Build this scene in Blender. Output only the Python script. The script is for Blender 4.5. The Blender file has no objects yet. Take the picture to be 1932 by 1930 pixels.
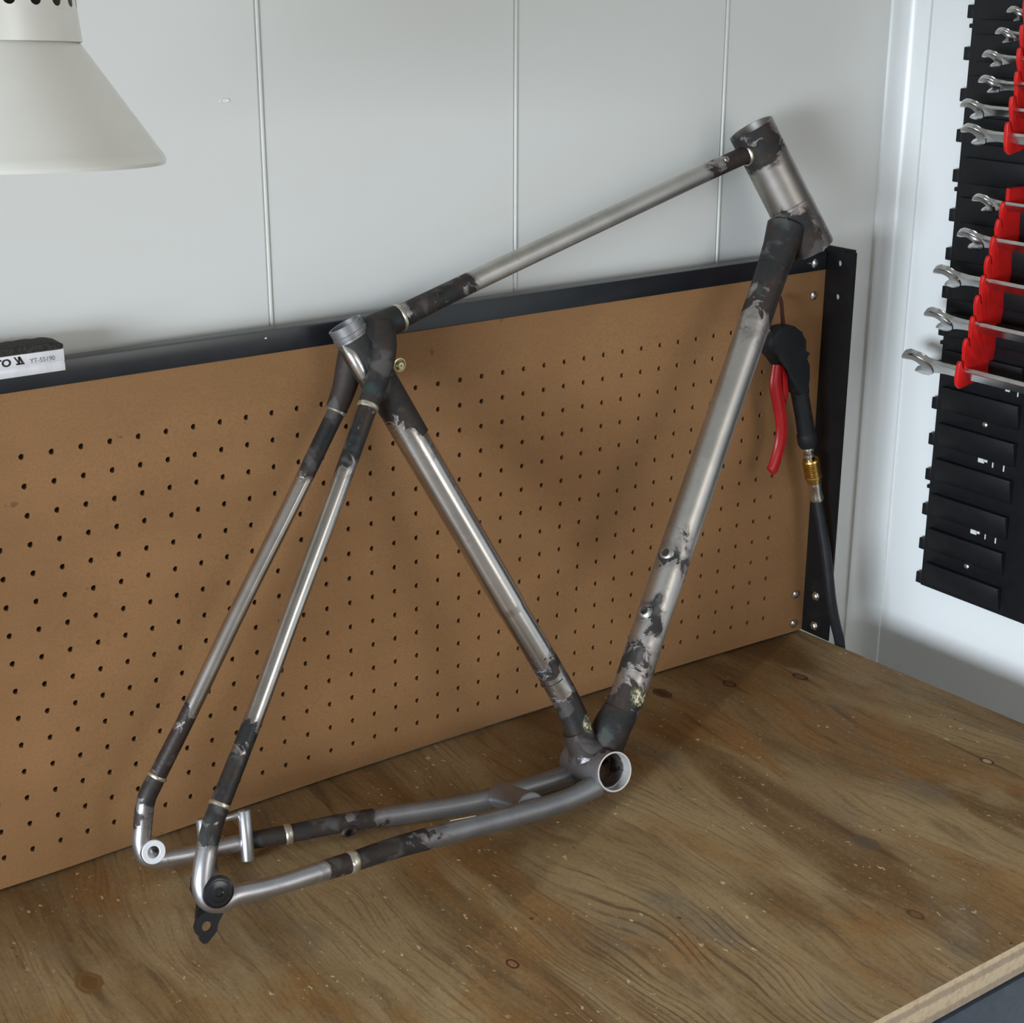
import bpy, bmesh, math, random
from mathutils import Vector, Matrix, noise as mnoise
random.seed(7)
PI = math.pi
SC = bpy.context.scene
COL = SC.collection

# ---------------------------------------------------------------- camera
CAM = Vector((-0.40185, -1.23801, 0.77077))
cd = bpy.data.cameras.new('camera'); cam = bpy.data.objects.new('camera', cd); COL.objects.link(cam)
r_ = Vector((0.81092467, -0.58514724, 0.00197065)); d_ = Vector((-0.19031659, -0.26693139, -0.94473659)); f_ = Vector((0.55333604, 0.76573516, -0.32782448))
M = Matrix.Identity(4)
for i in range(3):
    M[i][0] = r_[i]; M[i][1] = -d_[i]; M[i][2] = -f_[i]; M[i][3] = CAM[i]
cam.matrix_world = M
cd.sensor_fit = 'HORIZONTAL'; cd.sensor_width = 36; cd.lens = 3004.1 / 1932 * 36; cd.clip_start = 0.05; cd.clip_end = 50
SC.camera = cam

# ---------------------------------------------------------------- world, lights, exposure
w = bpy.data.worlds.new('world'); SC.world = w; w.use_nodes = True
nt = w.node_tree; bg = nt.nodes['Background']
bg.inputs[0].default_value = (1.0, 0.985, 0.95, 1); bg.inputs[1].default_value = 0.39

def area(name, loc, target, sx, sy, power, col):
    l = bpy.data.lights.new(name, 'AREA'); l.shape = 'RECTANGLE'; l.size = sx; l.size_y = sy; l.energy = power; l.color = col
    o = bpy.data.objects.new(name, l); COL.objects.link(o); o.location = loc
    o.rotation_euler = (Vector(target) - Vector(loc)).to_track_quat('-Z', 'Y').to_euler()
    return o
wd = area('window_daylight', (-2.60, -1.45, 0.36), (1.06, -0.12, -0.04), 1.35, 0.80, 17.5, (0.80, 0.90, 1.0)); wd.data.spread = math.radians(54)
area('doorway_daylight', (1.0, -2.7, 1.0), (0.5, 0, 0.3), 1.1, 1.4, 20, (1.0, 0.97, 0.93))
vs = SC.view_settings; SC.display_settings.display_device = 'sRGB'
vs.view_transform = 'Standard'; vs.look = 'None'; vs.exposure = -0.30; vs.gamma = 1.0; vs.use_curve_mapping = False

# ---------------------------------------------------------------- node helpers
class NT:
    def __init__(s, name):
        s.m = bpy.data.materials.new(name); s.m.use_nodes = True; s.t = s.m.node_tree
        s.b = s.t.nodes['Principled BSDF']
    def n(s, typ, **kw):
        x = s.t.nodes.new(typ)
        for k, v in kw.items(): setattr(x, k, v)
        return x
    def l(s, a, b): s.t.links.new(a, b)
    def put(s, sock, v):
        if hasattr(v, 'type') and hasattr(v, 'links'): s.l(v, sock)
        elif isinstance(v, (tuple, list)): sock.default_value = (*v, 1) if len(v) == 3 and sock.type == 'RGBA' else v
        else: sock.default_value = v
    def coord(s): return s.n('ShaderNodeTexCoord').outputs['Object']
    def mapv(s, v, scale=(1, 1, 1), loc=(0, 0, 0), rot=(0, 0, 0)):
        x = s.n('ShaderNodeMapping'); s.l(v, x.inputs[0]); x.inputs['Scale'].default_value = scale; x.inputs['Location'].default_value = loc; x.inputs['Rotation'].default_value = rot
        return x.outputs[0]
    def noise(s, v, scale, detail=4, rough=.5, dist=0):
        x = s.n('ShaderNodeTexNoise'); s.l(v, x.inputs['Vector']); x.inputs['Scale'].default_value = scale; x.inputs['Detail'].default_value = detail
        x.inputs['Roughness'].default_value = rough; x.inputs['Distortion'].default_value = dist
        return x.outputs['Fac']
    def ramp(s, f, a, b, lo=0., hi=1.):
        x = s.n('ShaderNodeMapRange', interpolation_type='SMOOTHSTEP'); s.l(f, x.inputs[0])
        for i, v in zip((1, 2, 3, 4), (a, b, lo, hi)): x.inputs[i].default_value = v
        return x.outputs[0]
    def mix(s, f, a, b, mode='MIX'):
        x = s.n('ShaderNodeMix', data_type='RGBA', blend_type=mode)
        s.put(x.inputs[0], f); s.put(x.inputs[6], a); s.put(x.inputs[7], b)
        return x.outputs[2]
    def math(s, op, a, b=0.):
        x = s.n('ShaderNodeMath', operation=op); s.put(x.inputs[0], a); s.put(x.inputs[1], b)
        return x.outputs[0]
    def bump(s, h, strength=.2, dist=.001):
        x = s.n('ShaderNodeBump'); s.l(h, x.inputs['Height']); x.inputs['Strength'].default_value = strength; x.inputs['Distance'].default_value = dist
        s.l(x.outputs[0], s.b.inputs['Normal'])
    def set(s, **kw):
        for k, v in kw.items():
            s.put(s.b.inputs[{'color': 'Base Color', 'rough': 'Roughness', 'metal': 'Metallic', 'spec': 'Specular IOR Level', 'coat': 'Coat Weight'}[k]], v)
        return s

def simple(name, col, rough=.5, metal=0., vary=.08, scale=40, spec=.5, bump=0):
    t = NT(name); c = t.coord(); n = t.noise(c, scale, 4)
    t.set(color=t.mix(t.ramp(n, .3, .7), tuple(x * (1 - vary) for x in col), tuple(min(1, x * (1 + vary)) for x in col)), rough=rough, metal=metal, spec=spec)
    if bump: t.bump(n, bump, .0008)
    return t.m

MT = {}
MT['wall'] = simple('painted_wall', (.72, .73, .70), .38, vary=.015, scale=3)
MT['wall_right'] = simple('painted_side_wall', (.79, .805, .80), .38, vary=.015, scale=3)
MT['trim'] = simple('white_trim', (.80, .82, .81), .3, vary=.01, scale=3)
MT['floor'] = simple('concrete', (.20, .20, .20), .8, vary=.2, scale=9)
MT['ceiling'] = simple('ceiling_paint', (.75, .75, .73), .8, vary=.02)
MT['black'] = simple('black_powder_coat', (.007, .0075, .009), .40, vary=.2, scale=60, spec=.4)
MT['rail'] = simple('charcoal_powder_coat', (.010, .012, .016), .32, vary=.15, scale=60, spec=.65)
MT['plastic'] = simple('black_plastic', (.0065, .0070, .0085), .50, vary=.15, scale=90, spec=.30)
MT['red'] = simple('red_plastic', (.62, .012, .010), .42, vary=.1, scale=50)
MT['redlever'] = simple('red_lever_paint', (.45, .010, .012), .32, vary=.1, scale=50)
MT['rubber'] = simple('black_rubber', (.012, .013, .016), .55, vary=.2, scale=80, spec=.35)
MT['chrome'] = simple('chrome', (.62, .62, .61), .22, 1., vary=.08, scale=60)
MT['zinc'] = simple('zinc_plated', (.70, .69, .66), .28, 1., vary=.1, scale=200)
MT['machined'] = simple('machined_steel', (.62, .60, .58), .34, .45, vary=.06, scale=200)
MT['brass'] = simple('brass', (.62, .42, .13), .30, 1., vary=.15, scale=200)
MT['yzinc'] = simple('yellow_zinc', (.55, .50, .30), .3, 1., vary=.15, scale=200)
MT['lamp'] = simple('cream_enamel', (.78, .765, .70), .26, vary=.04, scale=10, spec=.5)
MT['lamp_in'] = simple('lamp_slot_dark', (.06, .05, .04), .7)
MT['silver'] = simple('brushed_aluminium', (.80, .80, .83), .42, .15, vary=.06, scale=80)
MT['grit'] = simple('black_grit', (.028, .026, .022), .9, vary=.5, scale=400, bump=.9)
MT['ink'] = simple('black_ink', (.01, .01, .01), .6)
MT['greyink'] = simple('grey_ink', (.22, .22, .22), .6)
MT['drawer'] = simple('slate_powder_coat', (.040, .050, .068), .42, vary=.12, scale=120)
MT['cap'] = simple('black_anodised', (.006, .007, .010), .2, vary=.2, scale=60, spec=.6)

# hardboard
t = NT('hardboard'); c = t.coord()
n1 = t.noise(t.mapv(c, (1, 1, 1.6)), 5, 5, .6); n2 = t.noise(c, 500, 2, .7); n3 = t.noise(t.mapv(c, (3, 1, 40)), 14, 3)
col = t.mix(t.ramp(n1, .3, .7), (.262, .134, .055), (.315, .165, .070))
col = t.mix(t.ramp(n2, .35, .75, 0, .35), col, (.15, .082, .040))
col = t.mix(t.ramp(n3, .60, .75, 0, .25), col, (.33, .20, .11))
col = t.mix(t.ramp(t.noise(c, 70, 2), .74, .80, 0, .6), col, (.10, .055, .03))
t.set(color=col, rough=.62, spec=.25); t.bump(n2, .15, .0004); MT['hardboard'] = t.m

# plywood top: grain runs along y
t = NT('plywood'); c = t.coord()
wv = t.n('ShaderNodeVectorMath', operation='MULTIPLY_ADD')
nn = t.n('ShaderNodeTexNoise'); t.l(t.mapv(c, (3.2, 1.3, 1)), nn.inputs['Vector']); nn.inputs['Scale'].default_value = 1.3; nn.inputs['Detail'].default_value = 3
t.l(nn.outputs['Color'], wv.inputs[0]); wv.inputs[1].default_value = (.16, .10, 0); t.l(c, wv.inputs[2])
wc = wv.outputs[0]
big = t.noise(t.mapv(wc, (6.5, 1.9, 1)), 1.7, 6, .55, .4)
col = t.mix(t.ramp(big, .33, .66), (.165, .088, .030), (.345, .235, .112))
st = t.noise(t.mapv(c, (2.6, 1.5, 1), (3.1, 1.7, 0)), 3.0, 4, .6, .5)
col = t.mix(t.ramp(st, .50, .68, 0, .80), col, (.270, .125, .032))
gr = t.noise(t.mapv(c, (3.4, 1.5, 1), (7.3, 2.2, 0)), 3.4, 4, .6, .4)
col = t.mix(t.ramp(gr, .54, .70, 0, .60), col, (.165, .138, .098))
cream = t.noise(t.mapv(c, (4.6, 1.6, 1), (1.3, 5.2, 0)), 3.0, 5, .6, .6)
col = t.mix(t.ramp(cream, .56, .72, 0, .45), col, (.39, .285, .160))
wave = t.n('ShaderNodeTexWave', wave_type='BANDS', bands_direction='X'); t.l(t.mapv(wc, (1, .16, 1)), wave.inputs['Vector'])
wave.inputs['Scale'].default_value = 44; wave.inputs['Distortion'].default_value = 4.6; wave.inputs['Detail'].default_value = 3; wave.inputs['Detail Scale'].default_value = 1.1
se = t.n('ShaderNodeSeparateXYZ'); t.l(c, se.inputs[0])
ex = t.math('DIVIDE', t.math('SUBTRACT', se.outputs[0], .345), .115); ey = t.math('DIVIDE', t.math('ADD', se.outputs[1], .455), .17)
reg = t.ramp(t.math('ADD', t.math('ADD', t.math('MULTIPLY', ex, ex), t.math('MULTIPLY', ey, ey)), t.noise(c, 12, 3)), .9, 1.7, 1, 0)
lines = t.math('MULTIPLY', t.ramp(wave.outputs['Fac'], .68, .98), t.math('MULTIPLY', t.math('ADD', t.math('MULTIPLY', reg, .70), .05), t.ramp(t.noise(t.mapv(c, (30, 7, 1)), 1.0, 4, .7), .38, .62, .15, .9)))
col = t.mix(lines, col, (.080, .043, .018))
med = t.noise(t.mapv(wc, (46, 6, 1), (1, 6, 0)), 1.0, 6, .68, .3)
col = t.mix(t.ramp(med, .52, .72, 0, .55), col, (.085, .047, .020)); col = t.mix(t.ramp(med, .30, .46, .35, 0), col, (.27, .185, .10))
fine = t.noise(t.mapv(wc, (260, 9, 1)), 1.0, 4, .7)
col = t.mix(t.ramp(fine, .46, .70, 0, .50), col, (.095, .052, .024))
grit = t.noise(t.mapv(c, (1, .5, 1)), 330, 3, .7); col = t.mix(t.ramp(grit, .52, .70, 0, .35), col, (.10, .058, .026)); col = t.mix(t.ramp(grit, .30, .44, .30, 0), col, (.42, .31, .18))
col = t.mix(t.ramp(t.noise(t.mapv(wc, (170, 7, 1), (5, 3, 0)), 1.0, 3, .7), .60, .80, 0, .28), col, (.40, .29, .17))
# dark splits
sp = t.noise(t.mapv(wc, (38, 3.6, 1), (2, 9, 0)), 1.0, 5, .75)
col = t.mix(t.ramp(sp, .635, .69, 0, .6), col, (.075, .038, .015))
# pale chips and dust flecks
ch = t.noise(t.mapv(c, (1, .55, 1), (0, 0, 0), (0, 0, .5)), 150, 2, .6); chm = t.ramp(t.noise(c, 9, 2), .42, .62)
col = t.mix(t.math('MULTIPLY', t.ramp(ch, .665, .70), chm), col, (.56, .44, .27))
dk = t.noise(t.mapv(c, (1, .7, 1), (4, 4, 0)), 120, 2); col = t.mix(t.math('MULTIPLY', t.ramp(dk, .72, .77), chm), col, (.05, .03, .015))
# knots (world positions on the top), each an oval with a darker rim and a trailing streak
sx = t.n('ShaderNodeSeparateXYZ'); t.l(c, sx.inputs[0])
def knot(col, kx, ky, r, core, rim, trail=.05, rs=.55):
    dx = t.math('DIVIDE', t.math('SUBTRACT', sx.outputs[0], kx), r * .62); dy = t.math('DIVIDE', t.math('SUBTRACT', sx.outputs[1], ky), r)
    d = t.math('SQRT', t.math('ADD', t.math('MULTIPLY', dx, dx), t.math('MULTIPLY', dy, dy)))
    d = t.math('ADD', d, t.math('MULTIPLY', t.math('SUBTRACT', t.noise(c, 90, 2), .5), .6))
    if trail:
        ty = t.math('DIVIDE', t.math('SUBTRACT', sx.outputs[1], ky), trail); tx = t.math('DIVIDE', t.math('SUBTRACT', sx.outputs[0], kx), r * .45)
        dd = t.math('SQRT', t.math('ADD', t.math('MULTIPLY', tx, tx), t.math('MULTIPLY', ty, ty)))
        dd = t.math('ADD', dd, t.math('MULTIPLY', t.math('SUBTRACT', fine, .5), 1.2))
        col = t.mix(t.ramp(dd, 0.1, 1.0, .75, 0), col, (.085, .045, .018))
    if core: col = t.mix(t.ramp(d, .55, .85, 1, 0), col, core)
    col = t.mix(t.math('MULTIPLY', t.ramp(d, .62, .85), t.ramp(d, 1.0, 1.25, 1, 0)), col, rim)
    return col
col = knot(col, .8304, -.0933, .0095, (.16, .085, .03), (.055, .028, .012))
col = knot(col, .7521, -.0597, .0090, (.15, .08, .03), (.055, .028, .012))
col = knot(col, .8391, -.3473, .0075, (.40, .30, .17), (.09, .045, .018), .09)
col = knot(col, .6747, -.0346, .0120, (.07, .035, .015), (.09, .045, .02), .03)
col = knot(col, .2438, -.3459, .0065, None, (.085, .014, .008), 0)
col = knot(col, .6200, -.3850, .0130, (.11, .075, .045), (.12, .08, .045), .10)
col = knot(col, -.0446, -.1700, .0150, (.15, .075, .02), (.17, .09, .03), .07)
col = knot(col, .5650, -.4900, .0080, (.16, .085, .03), (.09, .05, .02), .02)
# sawn edge shows the plies
ge = t.n('ShaderNodeNewGeometry'); sn = t.n('ShaderNodeSeparateXYZ'); t.l(ge.outputs['Normal'], sn.inputs[0])
edge = t.ramp(sn.outputs[2], .5, .7, 1, 0)
zz = t.n('ShaderNodeTexWave', wave_type='BANDS', bands_direction='Z'); t.l(t.mapv(c, (1, 1, 1)), zz.inputs['Vector']); zz.inputs['Scale'].default_value = 17; zz.inputs['Distortion'].default_value = .6; zz.inputs['Detail Scale'].default_value = 20
ply = t.mix(t.ramp(zz.outputs['Fac'], .5, .9), (.56, .43, .28), (.36, .27, .18)); ply = t.mix(t.ramp(t.noise(c, 240, 3), .4, .75, 0, .35), ply, (.20, .14, .09))
col = t.mix(edge, col, ply)
t.set(color=col, rough=t.ramp(big, .3, .7, .50, .66), spec=.30); t.bump(fine, .12, .0006); MT['plywood'] = t.m

# bare steel with burnt flux; the vertex attribute 'burn' holds how strongly each spot was torched
def steel(name, base, rough, metal=1.0, tint=(.034, .023, .018), ns=1.):
    t = NT(name); c = t.coord(); at = t.n('ShaderNodeAttribute', attribute_name='burn')
    br = t.n('ShaderNodeAttribute', attribute_name='braze')
    n = t.noise(c, 55 * ns, 5, .62, .6); n2 = t.noise(c, 230 * ns, 3, .6); n3 = t.noise(c, 22 * ns, 3, .5, .8)
    m = t.math('ADD', at.outputs['Fac'], t.math('MULTIPLY', t.math('SUBTRACT', n, .5), 1.7))
    mask = t.ramp(m, .46, .58)
    halo = t.ramp(m, .18, .50)
    col = t.mix(t.ramp(n3, .35, .65, 0, .5), base, tuple(x * .72 for x in base))
    col = t.mix(t.ramp(n2, .55, .75, 0, .25), col, tuple(x * .6 for x in base))
    col = t.mix(t.math('MULTIPLY', halo, .6), col, (.20, .165, .155))
    flux = t.mix(t.ramp(n3, .42, .58), tint, (.016, .017, .017)); flux = t.mix(t.ramp(t.noise(c, 38 * ns, 3, .5, .4), .56, .66, 0, .8), flux, (.085, .078, .075)); flux = t.mix(t.ramp(n2, .58, .70, 0, .6), flux, (.060, .042, .036))
    flux = t.mix(t.ramp(t.noise(c, 30 * ns, 2, .5, .3), .64, .72, 0, .5), flux, (.035, .065, .060))
    col = t.mix(mask, col, flux)
    bm = t.ramp(t.math('ADD', br.outputs['Fac'], t.math('MULTIPLY', t.math('SUBTRACT', n2, .5), .9)), .50, .62)
    col = t.mix(bm, col, t.mix(t.ramp(n2, .44, .52), (.70, .62, .46), (.10, .10, .05)))
    inv = t.math('SUBTRACT', 1., mask)
    t.set(color=col, metal=t.math('MULTIPLY', t.math('ADD', t.math('MULTIPLY', inv, .75), .25), metal), rough=t.math('ADD', t.math('MULTIPLY', mask, .14), t.math('ADD', rough, t.math('MULTIPLY', halo, .08))))
    t.bump(t.math('ADD', t.math('MULTIPLY', mask, .5), t.math('MULTIPLY', n2, t.math('ADD', t.math('MULTIPLY', mask, .6), .05))), .55, .0006)
    return t.m
MT['steel'] = steel('bare_steel', (.60, .575, .545), .24)
MT['steel_dull'] = steel('dull_steel', (.58, .555, .52), .40)
MT['steel_head'] = steel('head_tube_steel', (.40, .375, .345), .44)
MT['cast'] = steel('blasted_steel', (.30, .30, .31), .46, .85)
MT['cast_bright'] = steel('satin_steel', (.50, .50, .52), .36, .95)
MT['burnt'] = steel('burnt_lug', (.22, .20, .19), .42, .8)
MT['brazed'] = steel('braze_fillet', (.62, .58, .47), .34, .9)

# ---------------------------------------------------------------- object helpers
def ob(name, bm, mat, parent=None, smooth=True, angle=35, **props):
    bmesh.ops.recalc_face_normals(bm, faces=bm.faces)
    me = bpy.data.meshes.new(name); bm.to_mesh(me); bm.free()
    if smooth:
        for p in me.polygons: p.use_smooth = True
        me.set_sharp_from_angle(angle=math.radians(angle))
    me.materials.append(MT[mat] if isinstance(mat, str) else mat)
    o = bpy.data.objects.new(name, me); COL.objects.link(o)
    if parent: o.parent = parent
    for k, v in props.items(): o[k] = v
    return o
def thing(name, label, cat, loc=(0, 0, 0), group=None, matrix=None):
    o = bpy.data.objects.new(name, None); COL.objects.link(o); o.empty_display_size = .02
    if matrix is not None: o.matrix_world = matrix
    else: o.location = loc
    o['label'] = label; o['category'] = cat
    if group: o['group'] = group
    return o
def tag(o, label, cat, group=None):
    o['label'] = label; o['category'] = cat
    if group: o['group'] = group
    return o
def box(bm, x0, x1, y0, y1, z0, z1, bev=0, seg=2):
    r = bmesh.ops.create_cube(bm, size=1); v = r['verts']
    for p in v: p.co = Vector(((x0 + x1) / 2 + p.co.x * (x1 - x0), (y0 + y1) / 2 + p.co.y * (y1 - y0), (z0 + z1) / 2 + p.co.z * (z1 - z0)))
    if bev:
        es = list({e for p in v for e in p.link_edges})
        bmesh.ops.bevel(bm, geom=es, offset=bev, segments=seg, affect='EDGES', profile=.5)
    return bm
def frame_of(ax):
    ax = Vector(ax).normalized(); a = Vector((0, 0, 1)) if abs(ax.z) < .9 else Vector((1, 0, 0))
    x = a.cross(ax).normalized(); y = ax.cross(x); return x, y, ax
def lathe(bm, org, ax, prof, n=32, x=None):
    """prof: list of (axial, radius) from org along ax; closes on the axis where radius is 0"""
    X, Y, A = frame_of(ax); org = Vector(org); rings = []
    if x is not None: X = Vector(x).normalized(); Y = A.cross(X)
    for (s, r) in prof:
        if r <= 1e-7: rings.append([bm.verts.new(org + A * s)])
        else: rings.append([bm.verts.new(org + A * s + (X * math.cos(2 * PI * k / n) + Y * math.sin(2 * PI * k / n)) * r) for k in range(n)])
    for a, b in zip(rings, rings[1:]):
        for k in range(n):
            k2 = (k + 1) % n
            if len(a) == 1 and len(b) == 1: continue
            if len(a) == 1: bm.faces.new((a[0], b[k], b[k2]))
            elif len(b) == 1: bm.faces.new((a[k], a[k2], b[0]))
            else: bm.faces.new((a[k], a[k2], b[k2], b[k]))
    return bm
def catmull(P, step):
    P = [Vector(p) for p in P]; out = []
    for i in range(len(P) - 1):
        p0 = P[i - 1] if i else P[0] * 2 - P[1]; p1 = P[i]; p2 = P[i + 1]; p3 = P[i + 2] if i + 2 < len(P) else P[-1] * 2 - P[-2]
        n = max(1, int((p2 - p1).length / step))
        for k in range(n):
            q = k / n
            t0 = 0; t1 = max(1e-6, (p1 - p0).length ** .5); t2 = t1 + max(1e-6, (p2 - p1).length ** .5); t3 = t2 + max(1e-6, (p3 - p2).length ** .5)
            tt = t1 + (t2 - t1) * q
            A1 = p0 * ((t1 - tt) / (t1 - t0)) + p1 * ((tt - t0) / (t1 - t0)); A2 = p1 * ((t2 - tt) / (t2 - t1)) + p2 * ((tt - t1) / (t2 - t1)); A3 = p2 * ((t3 - tt) / (t3 - t2)) + p3 * ((tt - t2) / (t3 - t2))
            B1 = A1 * ((t2 - tt) / (t2 - t0)) + A2 * ((tt - t0) / (t2 - t0)); B2 = A2 * ((t3 - tt) / (t3 - t1)) + A3 * ((tt - t1) / (t3 - t1))
            out.append((B1 * ((t2 - tt) / (t2 - t1)) + B2 * ((tt - t1) / (t2 - t1)), i + q))
    out.append((P[-1], len(P) - 1)); return out
def tube(bm, P, R, n=20, step=.006, cap=True, flat=1.0, side=(0, 0, 1)):
    """smooth tube; R one radius or one per point; 'flat' scales the radius perpendicular to 'side'"""
    pts = catmull(P, step); R = R if isinstance(R, (list, tuple)) else [R] * len(P); rings = []
    side = Vector(side); prevx = None
    for i, (p, q) in enumerate(pts):
        k = min(int(q), len(P) - 2); r = R[k] + (R[k + 1] - R[k]) * (q - k)
        a = pts[max(0, i - 1)][0]; b = pts[min(len(pts) - 1, i + 1)][0]; tg = (b - a).normalized()
        if prevx is None:
            x = side - tg * side.dot(tg)
            if x.length < .2: x = Vector((1, 0, 0)) - tg * tg.x
        else: x = prevx - tg * prevx.dot(tg)
        x.normalize(); prevx = x; y = tg.cross(x)
        rings.append([bm.verts.new(p + x * math.cos(2 * PI * j / n) * r + y * math.sin(2 * PI * j / n) * r * flat) for j in range(n)])
    for a, b in zip(rings, rings[1:]):
        for j in range(n): bm.faces.new((a[j], a[(j + 1) % n], b[(j + 1) % n], b[j]))
    if cap: bm.faces.new(rings[0][::-1]); bm.faces.new(rings[-1])
    return bm
def prism(bm, pts, org, X, Y, t, bev=0):
    """outline pts (a,b) in plane X,Y through org, extruded +-t/2 along X x Y"""
    X = Vector(X).normalized(); Y = Vector(Y).normalized(); N = X.cross(Y); org = Vector(org)
    lo = [bm.verts.new(org + X * a + Y * b - N * t / 2) for a, b in pts]; hi = [bm.verts.new(org + X * a + Y * b + N * t / 2) for a, b in pts]
    f0 = bm.faces.new(lo[::-1]); f1 = bm.faces.new(hi); n = len(pts)
    for i in range(n): bm.faces.new((lo[i], lo[(i + 1) % n], hi[(i + 1) % n], hi[i]))
    if bev: bmesh.ops.bevel(bm, geom=list(set(list(f0.edges) + list(f1.edges))), offset=bev, segments=2, affect='EDGES', profile=.5)
    return bm
def text_obj(name, body, size, mat, org, X, Y, parent=None, depth=.0002, cx='LEFT', squash=1.0, bold=0):
    cu = bpy.data.curves.new(name, 'FONT'); cu.body = body; cu.size = size; cu.extrude = depth; cu.align_x = cx; cu.offset = bold
    tmp = bpy.data.objects.new('tmp', cu); COL.objects.link(tmp)
    dg = bpy.context.evaluated_depsgraph_get(); me = bpy.data.meshes.new_from_object(tmp.evaluated_get(dg)); bpy.data.objects.remove(tmp)
    me.name = name; X = Vector(X).normalized(); Y = Vector(Y).normalized(); N = X.cross(Y); org = Vector(org)
    for v in me.vertices: v.co = org + X * v.co.x * squash + Y * v.co.y + N * v.co.z
    me.materials.clear(); me.materials.append(MT[mat]); o = bpy.data.objects.new(name, me); COL.objects.link(o)
    if parent: o.parent = parent
    return o
def screw(parent, p, N, r, mat='zinc', hex_=False, name='screw', h=None, cross=True):
    bm = bmesh.new(); h = h or r * .55
    X, Y, A = frame_of(N)
    lathe(bm, p, N, [(0, 0), (0, r * 1.0), (h * .35, r), (h * .75, r * .72), (h * .95, r * .4), (h, r * .22), (h * .55, r * .16), (h * .5, 0)] if not hex_ else
          [(0, 0), (0, r * 1.15), (h * .2, r * 1.15), (h * .22, r * .8), (h * .8, r * .8), (h, r * .55), (h * 1.1, r * .3), (h * 1.1, 0)], 6 if hex_ else 20)
    return ob(name, bm, mat, parent, angle=30)

# ================================================================ the room
def struct(name, bm, mat, **k):
    o = ob(name, bm, mat, None, **k); o['kind'] = 'structure'; return o
ZF, ZC = -.90, 1.70
WY, WX = .030, 1.065
bm = bmesh.new()
prof = []
def seam(x): return [(x - .0035, WY), (x - .0012, WY + .0018), (x - .0008, WY - .0012), (x + .0008, WY - .0012), (x + .0012, WY + .0018), (x + .0035, WY)]
prof = [(-1.2, WY)]
for k in (-4, -3, -2, -1, 0, 1, 2):
    prof += seam(.2475 + k * .2705)
prof += [(WX + .05, WY)]
vs0 = [bm.verts.new((x, y, ZF)) for x, y in prof]; vs1 = [bm.verts.new((x, y, ZC)) for x, y in prof]
for i in range(len(prof) - 1): bm.faces.new((vs0[i], vs0[i + 1], vs1[i + 1], vs1[i]))
b0 = [bm.verts.new((x, WY + .06, z)) for x, z in ((-1.2, ZF), (WX + .05, ZF), (WX + .05, ZC), (-1.2, ZC))]
bm.faces.new(b0)
bm.faces.new(vs0 + [b0[1], b0[0]]); bm.faces.new(vs1 + [b0[2], b0[3]]); bm.faces.new((vs0[0], vs1[0], b0[3], b0[0])); bm.faces.new((vs0[-1], vs1[-1], b0[2], b0[1]))
struct('wall_back', bm, 'wall', angle=20)
bm = bmesh.new(); box(bm, WX, WX + .06, -2.2, WY, ZF, ZC); struct('wall_right', bm, 'wall_right')
bm = bmesh.new(); box(bm, -1.2, WX + .06, -2.2, WY + .06, ZF - .05, ZF); struct('floor', bm, 'floor')
bm = bmesh.new(); box(bm, -1.2, WX + .06, -2.2, WY + .06, ZC, ZC + .05); struct('ceiling', bm, 'ceiling')
# corner cover strip: a soft cove with a fillet edge on each wall
bm = bmesh.new(); pts = [(WX, WY)]
pts += [(WX - .028, WY), (WX - .028, WY - .0035)]
for k in range(9):
    a = PI / 2 * k / 8; pts.append((WX - .0045 - .0215 * (1 - math.sin(a)), WY - .0045 - .0215 * (1 - math.cos(a))))
pts += [(WX - .0035, WY - .036), (WX, WY - .036)]
lo = [bm.verts.new((x, y, ZF)) for x, y in pts]; hi = [bm.verts.new((x, y, ZC)) for x, y in pts]
bm.faces.new(lo); bm.faces.new(hi[::-1])
for i in range(len(pts)): bm.faces.new((lo[i], lo[(i + 1) % len(pts)], hi[(i + 1) % len(pts)], hi[i]))
struct('trim_1', bm, 'trim', angle=25)
# small plug and a scratch in the back wall paint
bm = bmesh.new(); lathe(bm, (.2128, WY - .0002, .6569), (0, -1, 0), [(0, .0048), (.0006, .0044), (.0006, .0036), (.0001, .0032), (.0001, 0)], 20)
for v in bm.verts: v.co.z = .6569 + (v.co.z - .6569) * .45
o = struct('trim_2', bm, 'trim')


# ================================================================ workbench
wb = thing('workbench', 'plywood topped workbench with brown pegboard back and black steel back frame', 'workbench', (0.3, -.28, ZF))
wb_inv = Matrix.Translation((-.3, .28, -ZF))
def part(name, bm, mat, parent=wb, **k):
    if parent is wb: bmesh.ops.transform(bm, matrix=wb_inv, verts=bm.verts)
    return ob(name, bm, mat, parent, **k)
OFF = Vector((.3, -.28, ZF))
XL = -.34
bm = bmesh.new()
prism(bm, [(XL, .012), (XL, -.569), (.9500, -.569), (.9270, .0), (.9270, .012)], (0, 0, -.016), (1, 0, 0), (0, 1, 0), .032, .0008)
top = ob('worktop', bm, 'plywood', wb, angle=40); top.location = -OFF
bm = bmesh.new()
for (a, b, c_, d, e, g) in ((XL + .01, .915, -.560, -.530, -.072, -.034), (XL + .01, .915, -.03, 0, -.072, -.034), (.885, .915, -.53, -.03, -.072, -.034), (XL + .01, XL + .04, -.53, -.03, -.072, -.034)):
    box(bm, a, b, c_, d, e, g, .001)
part('apron_frame', bm, 'black')
for (x, y) in ((XL + .03, -.54), (.885, -.54), (XL + .03, -.03), (.885, -.03)):
    bm = bmesh.new(); box(bm, x - .02, x + .02, y - .02, y + .02, ZF, -.072, .002); part('leg', bm, 'black')
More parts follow.
